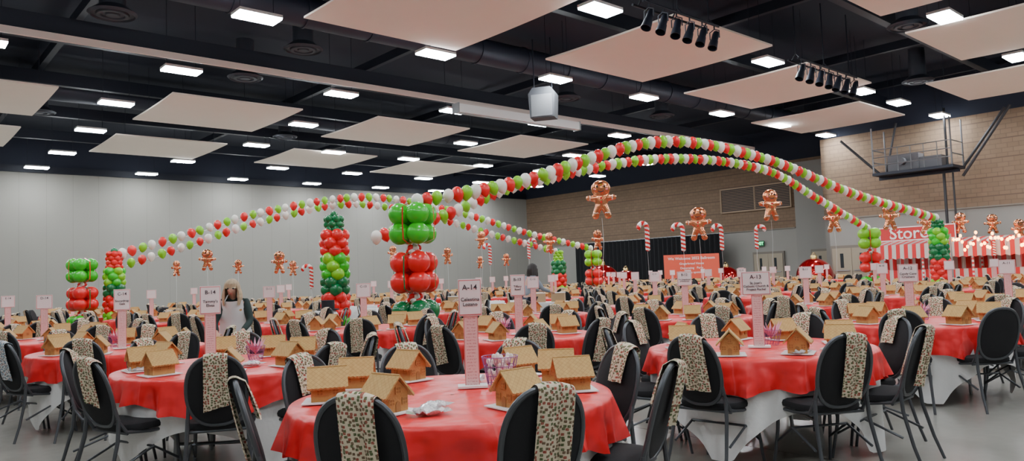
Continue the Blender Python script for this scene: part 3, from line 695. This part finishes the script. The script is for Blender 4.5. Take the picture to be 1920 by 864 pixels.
gift_tower(W(24.8, 10.4), .18, 2.5, 'grk', 'lime and red gift-box balloon column at arch end')
gift_tower(W(20.1, 18.3), .16, 2.2, 'grk', 'lime and red gift-box balloon column at arch end')
def stack_tower(p, top, bands, r=.115, R0=.16, label='', tipr=.075):
    e = ob('balloon_column', None, p, 0, label=label, cat='balloon column', group='balloon columns')
    ob('pole', CPOLE, parent=e, sc=(1, 1, top-.15)); ob('base_plate', CBASE, parent=e)
    z = top-tipr; k = 0
    for n, c, tip in bands:
        for q in range(n):
            rr_ = tipr if tip else r
            if z < .1: return
            ring(e, z, rr_, 6 if tip else 5, rr_*1.5 if tip else R0, c, k*.5); k += 1; z -= rr_*(1.3 if tip else 1.2)
    ob('balloon', BM['d'], (0, 0, top), parent=e, sc=tipr)
stack_tower(W(6.9, 13.0), 2.68, [(3, 'd', 1), (3, 'r', 0), (3, 'kg', 0), (2, 'd', 0), (3, 'r', 0), (2, 'kg', 0), (2, 'd', 0)], r=.125, R0=.165, label='tall balloon column of dark green, red and lime bands', tipr=.08)
stack_tower(W(4.4, 18.8), 2.28, [(4, 'r', 1), (3, 'kg', 0), (2, 'd', 0), (3, 'r', 0), (3, 'g', 0), (2, 'd', 0)], r=.105, R0=.14, label='balloon column of red, lime and dark green bands')
stack_tower(W(25, 8.4), 2.62, [(3, 'd', 1), (3, 'gk', 0), (3, 'd', 0), (4, 'r', 0), (4, 'g', 0)], r=.13, R0=.17, label='green and red balloon column near the booth')
stack_tower(W(18.4, 18.4), 2.2, [(4, 'g', 1), (3, 'd', 0), (3, 'r', 0), (4, 'g', 0)], r=.12, label='green and red balloon column at arch end')
def ginger():
    b = B()
    b.sph((0, 0, .30), (.25, .13, .22), n=24, m=14); b.sph((0, 0, -.02), (.17, .10, .20), n=20, m=12)
    for s in (-1, 1):
        b.tube([(s*.08, 0, .06), (s*.2, 0, .05), (s*.31, 0, .06)], [.085, .08, .075], 12); b.sph((s*.31, 0, .06), (.085, .07, .08), n=14, m=8)
        b.tube([(s*.06, 0, -.14), (s*.12, 0, -.28), (s*.15, 0, -.38)], [.10, .09, .085], 12); b.sph((s*.155, 0, -.40), (.1, .075, .09), n=14, m=8)
    o = bpy.data.objects.new('tmp', b.mesh('tmp', [COPPER])); SC.objects.link(o)
    m = o.modifiers.new('r', 'REMESH'); m.mode = 'VOXEL'; m.voxel_size = .022; m.use_smooth_shade = True
    s = o.modifiers.new('s', 'SMOOTH'); s.factor = .6; s.iterations = 8
    me = bake(o); me.materials.clear(); me.materials.append(COPPER); return me
GM = ginger()
def S_(c, r, m, name, n=10): b = B(); b.sph(c, r, n=n, m=8); return b.mesh(name, [m])
mo = B(); mo.tube([(.08*math.sin(a), -.132+.02*abs(math.sin(a)), .27-.07*math.cos(a)) for a in [-1+.2*i for i in range(11)]], .010, 6)
GP = [('foil_body', GM), ('mouth', mo.mesh('mouth', [BLK])), ('button', S_((0, -.095, .05), (.028, .016, .028), CRED, 'button')), ('button', S_((0, -.095, -.05), (.028, .016, .028), CRED, 'button'))]
for s in (-1, 1):
    GP += [('eye', S_((s*.09, -.122, .34), (.022, .012, .035), BLK, 'eye')), ('cheek', S_((s*.15, -.108, .27), (.035, .014, .025), PINK, 'cheek'))]
    GP += [('icing', T1([(s*(.27+.02*(i % 2)), -.075, .0+i*.025) for i in range(6)], .008, 5, CWHT, 'icing')), ('icing', T1([(s*(.08+.03*i), -.09, -.34+.02*(i % 2)) for i in range(5)], .008, 5, CWHT, 'icing'))]
wgt = B(); wgt.lathe([(0, 0), (.05, 0), (.055, .02), (.03, .05), (0, .055)], 14)
WG = wgt.mesh('balloon_weight', [CRED])
def strung(x, y, z, s, top):       # ribbon down to whatever is below, with a small weight
    hit = any((Vector((x, y, 0))-t[3]).length < .85 for t in tables); z0 = (.765 if hit else .0)
    L = (z+top*s-z0)/s; zz = z0-z
    rb = T1([(0, .02, top), (.02, .02, top-L*.3), (-.02, .03, top-L*.6), (0, .02, top-L+.03)], .003/s, 4, WPAINT, 'ribbon')
    return [('ribbon', rb), ('balloon_weight', WG, (0, .02, zz/s+.0005))]
for x, y, z, s in [(2.18, 17.8, 3.12, .95), (5.26, 20.8, 2.63, .95), (7.56, 21.5, 3.14, .93), (10.9, 25, 2.89, .95), (13.3, 26, 2.94, .95), (15.7, 28, 2.78, .85), (17.6, 29, 2.78, .82), (19.5, 30, 2.74, .8), (19.2, 28, 2.4, .8),
                   (-.92, 22, 2.46, .52), (1.2, 24, 2.39, .66), (2.77, 24, 2.42, .66), (-1.77, 20, 1.97, .46), (-3.24, 20, 2.09, .42), (-6.0, 19, 1.93, .58), (-6.1, 20.5, 1.8, .42), (-7.85, 19, 2.06, .55), (-9.1, 20, 1.9, .42), (-7.8, 21, 1.91, .40), (-1.07, 24, 1.84, .4), (-.22, 24, 1.89, .4)]:
    thing('gingerbread_figure_balloon', GP+strung(x, y, z, s, -.45), (x, y, z), -math.atan2(x, y)+R.uniform(-.7, .7), 'shiny copper gingerbread-shaped foil balloon floating on a ribbon', 'foil balloon', 'gingerbread foil balloons', sc=s)
cc = B(); pts = [(-.0, 0, -.5+.012*i*1.0) for i in range(56)]; zt = pts[-1][2]
pts += [(-.14+.14*math.cos(a), 0, zt+.14*math.sin(a)) for a in [pi*i/22 for i in range(1, 23)]]+[(-.28, 0, zt-.02*i) for i in range(1, 4)]
L = len(pts); cc.tube(pts, [.03+.035*min(1, i/3) if i < 4 else .065 if i < L-3 else .065-.015*(i-(L-4)) for i in range(L)], 18, 0, fm=lambda i, k: int(i/5.0+2*k/18) % 2)
CC = cc.mesh('candy_cane', [CRED, CWHT])
for x, y, z, s in [(3.47, 19, 2.33, .9), (4.5, 19.5, 2.3, .9), (5.8, 20.5, 2.3, .88), (7.26, 22, 2.32, .85), (-.68, 22, 2.1, .75), (.5, 23, 2.25, .75), (-3.82, 14.0, 1.55, .55), (19.0, 28.5, 1.9, .8), (18.2, 28.0, 1.85, .8), (19.9, 28.9, 1.9, .8)]:
    thing('candy_cane_balloon', [('foil_cane', CC)]+strung(x, y, z, s, -.5), (x, y, z), -math.atan2(x, y)+R.choice([0, pi, .4, .6]), 'red and white striped candy cane foil balloon on a ribbon', 'foil balloon', 'candy cane foil balloons', sc=s)

# ------------------------------------------------------------------ far end
cu = B(); n = 240; L = 12.5; vs = []
for i in range(n+1): vs += [(L*i/n, .09*math.sin(i*.9), 0.02), (L*i/n, .09*math.sin(i*.9), 3.5)]
cu.add(vs, [(2*i, 2*i+2, 2*i+3, 2*i+1) for i in range(n)])
thing('stage_curtain', [('drape', cu.mesh('drape', [mat('black_velvet', (.006, .006, .008), .9)])), ('curtain_rod', T1([(0, 0, 3.52), (L, 0, 3.52)], .03, 8, STEEL, 'curtain_rod'))], W(40.2, 25.8), RZ+pi/2, 'long black pleated curtain hung before the brick wall', 'curtain')
sb = B(); sb.box((0, 0, 1.5), (2.7, .06, 1.2))
sf = B(); sf.box((0, .05, .75), (.06, .06, 1.5)); sf.box((0, .05, .03), (.1, .6, .06)); SF = sf.mesh('stand', [STEEL])
BT = [('banner_text', textmesh(s, z_, WINK, extr=.004), (0, -.035, h_), (pi/2, 0, 0)) for s, z_, h_ in (('We Welcome 2022 Ballroom', .19, 1.9), ('Gingerbread House', .15, 1.64), ('Decorating   Party', .15, 1.42), ('Thank you sponsors', .15, 1.2))]
thing('red_banner', [('banner_panel', sb.mesh('banner_panel', [mat('banner_red', (.78, .10, .05), .5)])), ('stand', SF, (-1.2, 0, 0)), ('stand', SF, (1.2, 0, 0))]+BT, (8.9, 37, 0), -.15, 'orange-red banner with white writing on a stand', 'banner')
ob_ = B(); ob_.sph((0, 0, .8), .78, n=40, m=24); oc = B(); oc.lathe([(0, 1.72), (.12, 1.72), (.14, 1.68), (.14, 1.55), (.16, 1.53)], 20); oc.tube([(.07*math.cos(a), 0, 1.75+.07*math.sin(a)) for a in [2*pi*i/16 for i in range(16)]], .012, 6, closed=True)
OB_, OCP = ob_.mesh('ball', [ORN]), oc.mesh('cap', [mat('gold', (.7, .5, .2), .25, .9)])
for x, y, s in ((14.0, 34.5, 1.05), (17.6, 33.6, .8), (4.3, 36, 1.1), (5.6, 37, .9), (10.9, 38, .9), (15.3, 36.5, .7)):
    thing('christmas_ornament', [('ball', OB_), ('cap', OCP)], (x, y, 0), 0, 'giant glossy red Christmas ball with gold cap on floor', 'ornament', 'giant red ornaments', sc=s)
CS = stripes('candy_stripe', (.66, .02, .025), (.60, .52, .48), 0, 3.2)
bo = B(); bo.box((0, 0, .5), (5.6, .7, 1.0))
aw = B(); vs = []; n = 40
for i in range(n+1):
    x = -2.9+5.8*i/n; sc_ = .05*abs(math.sin(i*pi/2)); vs += [(x, .5, 2.25), (x, -.75, 2.05), (x, -.78, 1.5-sc_)]
aw.add(vs, [f for i in range(n) for f in ((3*i, 3*i+1, 3*i+4, 3*i+3), (3*i+1, 3*i+2, 3*i+5, 3*i+4))])
PSM = stripes('post_stripe', (.75, .04, .05), (.8, .78, .76), 2, 6)
PST = [('post', T1([(x, y, 0), (x, y, 2.0)], .04, 8, PSM, 'post')) for x in (-2.8, -.9, .9, 2.8) for y in (-.68, .4)]
ss = B(); ss.box((0, 0, 0), (2.9, .08, .60), 0); ss.box((0, -.045, .27), (2.9, .02, .04), 1); ss.box((0, -.045, -.27), (2.9, .02, .04), 1)
for s in (-1, 1): ss.box((s*1.43, -.045, 0), (.04, .02, .60), 1)
cur = B(); vs = []
for i in range(61): vs += [(-2.8+5.6*i/60, .45+.05*math.sin(i*1.3), 0), (-2.8+5.6*i/60, .45+.05*math.sin(i*1.3), 2.0)]
cur.add(vs, [(2*i, 2*i+2, 2*i+3, 2*i+1) for i in range(60)])
thing('striped_booth', [('counter', bo.mesh('counter', [CS])), ('awning', aw.mesh('awning', [CS])), ('back_drape', cur.mesh('back_drape', [CS])), ('sign_board', ss.mesh('sign_board', [mat('sign_red', (.60, .035, .035), .5), WPAINT]), (-1.05, -.70, 2.5)), ('sign_text', textmesh('Store', .68, WINK, extr=.01, align='LEFT'), (-2.1, -.76, 2.5), (pi/2, 0, 0))]+PST, W(33.0, 10.6), RZ-pi/2, 'red and white striped booth with a red Store sign', 'booth')
SLE = ob('string_lights', None, W(31.0, 8.3, 2.05), RZ-pi/2, label='warm orange string lights hanging beside the striped booth', cat='string lights')
WBM = S_((0, 0, 0), (.05, .05, .065), mat('warm_bulb', (1, .34, .06), .5, emit=16), 'bulb', 8)
pts = []; sl = B()
for i in range(45):
    x = -1.6+3.4*i/44; z = .22*math.sin(i*.8)+.12*math.cos(i*1.9); pts.append((x, .1*math.sin(i), z))
    ob('bulb', WBM, (x, .1*math.sin(i), z-.05), parent=SLE)
sl.tube(pts, .006, 4); ob('wire', sl.mesh('wire', [BLK]), parent=SLE)
for s in (-1.7, 1.9): ob('pole', T1([(s, 0, .3), (s, 0, -2.05)], .03, 8, STEEL, 'pole'), parent=SLE)
s1 = B(); s1.sph((0, 0, .3), .3, n=24, m=14); s1.sph((0, 0, .72), .2, n=24, m=14)
s2 = B(); s2.lathe([(0, .88), (.2, .88), (.2, .9), (.12, .9), (.12, 1.06), (0, 1.06)], 24)
s3 = B(); s3.tube([(.17*math.cos(a), .17*math.sin(a), .57) for a in [2*pi*i/20 for i in range(20)]], .035, 8, closed=True); s3.box((.08, -.2, .45), (.07, .03, .22))
s4 = B(); s4.tube([(0, -.19, .72), (0, -.32, .71)], [.02, .003], 8)
thing('snowman_figure', [('snow_body', s1.mesh('snow_body', [CWHT])), ('hat', s2.mesh('hat', [BLK])), ('scarf', s3.mesh('scarf', [CRED])), ('nose', s4.mesh('nose', [mat('orange', (.8, .25, .03), .5)]))]+[('coal', S_(q, .018, BLK, 'coal', 8)) for q in ((-.07, -.175, .78), (.07, -.175, .78), (0, -.29, .38), (0, -.27, .22))], W(6.45, 12.45), 0, 'white snowman figure with black top hat and red scarf', 'snowman')

# ------------------------------------------------------------------ people
def skin(name, J, E, m, root=0, lv=2):
    me = bpy.data.meshes.new(name); keys = list(J); idx = {k: i for i, k in enumerate(keys)}
    me.from_pydata([J[k][0] for k in keys], [(idx[a], idx[b]) for a, b in E], []); me.update()
    o = bpy.data.objects.new(name, me); SC.objects.link(o)
    o.modifiers.new('k', 'SKIN'); sm = o.modifiers.new('s', 'SUBSURF'); sm.levels = lv; sm.render_levels = lv
    for k in keys:
        r = J[k][1]; d = me.skin_vertices[0].data[idx[k]]; d.radius = r if isinstance(r, tuple) else (r, r); d.use_root = idx[k] == root
    out = bake(o); out.materials.clear(); out.materials.append(m)
    out.polygons.foreach_set('use_smooth', [True]*len(out.polygons)); return out
def person(loc, rz, lean, arms, top, pants, hairm, hair_len, label, apron_m=None, H=1.0):
    sl_, cl_ = math.sin(lean), math.cos(lean)
    def P(x, y, z):              # bend everything above the hips forward (towards -y)
        h = z-.88
        return (x, y, z) if h <= 0 else (x, y*cl_-h*sl_, .88+h*cl_+y*sl_*.6)
    J = {'pel': ((0, 0, .90), (.125, .10)), 'sp': (P(0, 0, 1.05), (.11, .09)), 'ch': (P(0, 0, 1.22), (.125, .10)), 'nb': (P(0, 0, 1.36), .055), 'nk': (P(0, -.01, 1.42), .045), 'hd': (P(0, -.03, 1.50), (.075, .088)), 'ht': (P(0, -.03, 1.58), (.07, .082)),
         'nose': (P(0, -.125, 1.51), .012)}
    E = [('pel', 'sp'), ('sp', 'ch'), ('ch', 'nb'), ('nb', 'nk'), ('nk', 'hd'), ('hd', 'ht'), ('hd', 'nose')]
    Cc = {k: J[k] for k in ('pel', 'sp', 'ch', 'nb')}; Cc = {k: (v[0], tuple(q+.012 for q in v[1]) if isinstance(v[1], tuple) else v[1]+.012) for k, v in Cc.items()}; CE = [('pel', 'sp'), ('sp', 'ch'), ('ch', 'nb')]
    Pp = {'pel': (J['pel'][0], (.14, .115))}; PE = []
    for s, n_ in ((-1, 'L'), (1, 'R')):
        sh = P(s*.15, 0, 1.32); el, wr = arms[0 if s < 0 else 1]
        pal = tuple(w+(w-e)*.28 for w, e in zip(wr, el))
        J.update({'sh'+n_: (sh, .05), 'el'+n_: (el, .036), 'wr'+n_: (wr, .026), 'pa'+n_: (pal, (.035, .02)), 'hp'+n_: ((s*.09, 0, .84), .085), 'kn'+n_: ((s*.10, -.02, .48), .058), 'an'+n_: ((s*.10, .03, .09), .038), 'to'+n_: ((s*.11, -.14, .035), .035)})
        E += [('ch', 'sh'+n_), ('sh'+n_, 'el'+n_), ('el'+n_, 'wr'+n_), ('wr'+n_, 'pa'+n_), ('pel', 'hp'+n_), ('hp'+n_, 'kn'+n_), ('kn'+n_, 'an'+n_), ('an'+n_, 'to'+n_)]
        d = (Vector(wr)-Vector(el)).normalized(); sd = d.cross(Vector((0, 0, 1))).normalized()
        for f in range(5):
            o_ = (f-1.5)*.018; Lf = (.075, .085, .08, .062, .05)[f]
            if f == 4: b0 = Vector(pal)-d*.03+sd*.03*s; m1 = b0+(d*.6+sd*s*.8)*Lf*.6; t1 = m1+d*Lf*.5
            else: b0 = Vector(pal)+d*.03+sd*o_; m1 = b0+d*Lf*.5; t1 = m1+(d*.7-Vector((0, 0, .7)))*Lf*.5
            J[n_+'m%d' % f] = (tuple(m1), .009); J[n_+'t%d' % f] = (tuple(t1), .0075)
            E += [('pa'+n_, n_+'m%d' % f), (n_+'m%d' % f, n_+'t%d' % f)]
        for k_, rr_ in (('sh', .064), ('el', .048), ('wr', .036)): Cc[k_+n_] = (J[k_+n_][0], rr_)
        CE += [('ch', 'sh'+n_), ('sh'+n_, 'el'+n_), ('el'+n_, 'wr'+n_)]
        for k_, rr_ in (('hp', .105), ('kn', .075), ('an', .06)): Pp[k_+n_] = (J[k_+n_][0], rr_)
        PE += [('pel', 'hp'+n_), ('hp'+n_, 'kn'+n_), ('kn'+n_, 'an'+n_)]
    hc = Vector(P(0, -.03, 1.53)); hy, hz = hc.y, hc.z
    hr_ = B(); n, m_ = 40, 16; vs = []
    for i in range(m_+1):
        t = i/m_
        for k in range(n):
            a = 2*pi*k/n; front = max(0, -math.sin(a))
            zz = hz+.125*math.cos(min(t/.5, 1)*pi/2) if t < .5 else hz-(t-.5)/.5*(hair_len*(1 if front < .6 else 0.02))
            rad = math.sin(min(t/.5, 1)*pi/2); rx, ry = .098*rad, .112*rad
            if t >= .5: rx += .025*math.sin((t-.5)*6); ry += .012
            if front >= .6 and t > .42: ry *= .78
            w_ = 1+.06*math.sin(k*2.4+t*5)
            vs.append((rx*math.cos(a)*w_, hy+.012+ry*math.sin(a)*w_, zz))
    hr_.add(vs, [(i*n+k, (i+1)*n+k, (i+1)*n+(k+1) % n, i*n+(k+1) % n) for i in range(m_) for k in range(n)])
    SH = B(); SH.sph((0, 0, 0), (.05, .13, .045), n=16, m=8); SHM = SH.mesh('shoe', [BLK]); EYM = S_((0, 0, 0), .010, BLK, 'eye', 8)
    parts = [('body', skin('body', J, E, SKIN)), ('shirt', skin('shirt', Cc, CE, top)), ('trousers', skin('trousers', Pp, PE, pants)), ('hair', hr_.mesh('hair', [hairm], 60)), ('mouth', S_((0, hy-.088, hz-.065), (.024, .008, .007), mat('lips', (.45, .12, .1), .5), 'mouth'))]
    for s in (-1, 1): parts += [('eye', EYM, (s*.032, hy-.083, hz-.005)), ('shoe', SHM, (s*.11, -.07, .045))]
    if apron_m:
        ap = B(); vs = []; nx = 14
        for i in range(15):
            z = 1.38-.92*i/14; hw = .135 if z > 1.2 else .20+.015*math.sin(i)
            for k in range(nx+1):
                u = k/nx*2-1; x = u*hw; depth = (.155 if z > 1.0 else .18)*math.cos(u*1.0)
                vs.append(P(x, -depth-.012, z))
        ap.add(vs, [(i*(nx+1)+k, i*(nx+1)+k+1, (i+1)*(nx+1)+k+1, (i+1)*(nx+1)+k) for i in range(14) for k in range(nx)])
        for s in (-1, 1): ap.tube([P(s*.09, -.13, 1.37), P(s*.06, -.05, 1.43), P(s*.04, .05, 1.44)], .008, 5)
        parts.append(('apron', ap.mesh('apron', [apron_m], 60)))
    thing('person', parts, loc, rz, label, 'person', sc=H)
def m_ap2():
    m, t, p = base('white_apron_print')
    v = nd(t, 'ShaderNodeTexVoronoi', None, Vector=OC(t), Scale=7.0); f = MA(t, 'LESS_THAN', v.outputs['Distance'], .22)
    t.links.new(MX(t, f, (.86, .87, .88), (.65, .34, .14)), p.inputs['Base Color']); p.inputs['Roughness'].default_value = .8; return m
person(PP1, .15, .42, [((-.22, -.30, 1.03), (-.15, -.50, .92)), ((.22, -.28, 1.03), (.17, -.50, .93))], mat('dark_green_cardigan', (.015, .03, .028), .85), mat('dark_trousers', (.02, .022, .03), .8), mat('grey_blond_hair', (.46, .34, .22), .6, vary=.4, vs=35), .22, 'person with grey-blond hair in white apron over dark cardigan, leaning forward', m_ap2(), H=.93)
person(PP2, pi-.9, .2, [((-.25, -.20, 1.08), (-.20, -.44, 1.02)), ((.25, -.20, 1.08), (.16, -.46, 1.04))], mat('grey_top', (.26, .29, .34), .85), mat('navy_trousers', (.02, .025, .05), .8), mat('dark_long_hair', (.02, .013, .011), .5, vary=.3, vs=40), .30, 'person with long dark hair in grey top reaching over service table', None, H=1.0)

# ------------------------------------------------------------------ camera, world
wd = bpy.data.worlds.new('World'); bpy.context.scene.world = wd; wd.use_nodes = True
wd.node_tree.nodes['Background'].inputs[0].default_value = (.6, .65, .7, 1); wd.node_tree.nodes['Background'].inputs[1].default_value = .3
cam = bpy.data.cameras.new('Camera'); co = bpy.data.objects.new('Camera', cam); SC.objects.link(co)
cam.sensor_width = 36; cam.lens = 36*1387/1920; cam.clip_end = 300
co.matrix_world = Matrix.Translation((0, 0, 1.40)) @ Matrix.Rotation(pi/2+math.radians(3.43), 4, 'X') @ Matrix.Rotation(-math.radians(2.1), 4, 'Z')
bpy.context.scene.camera = co
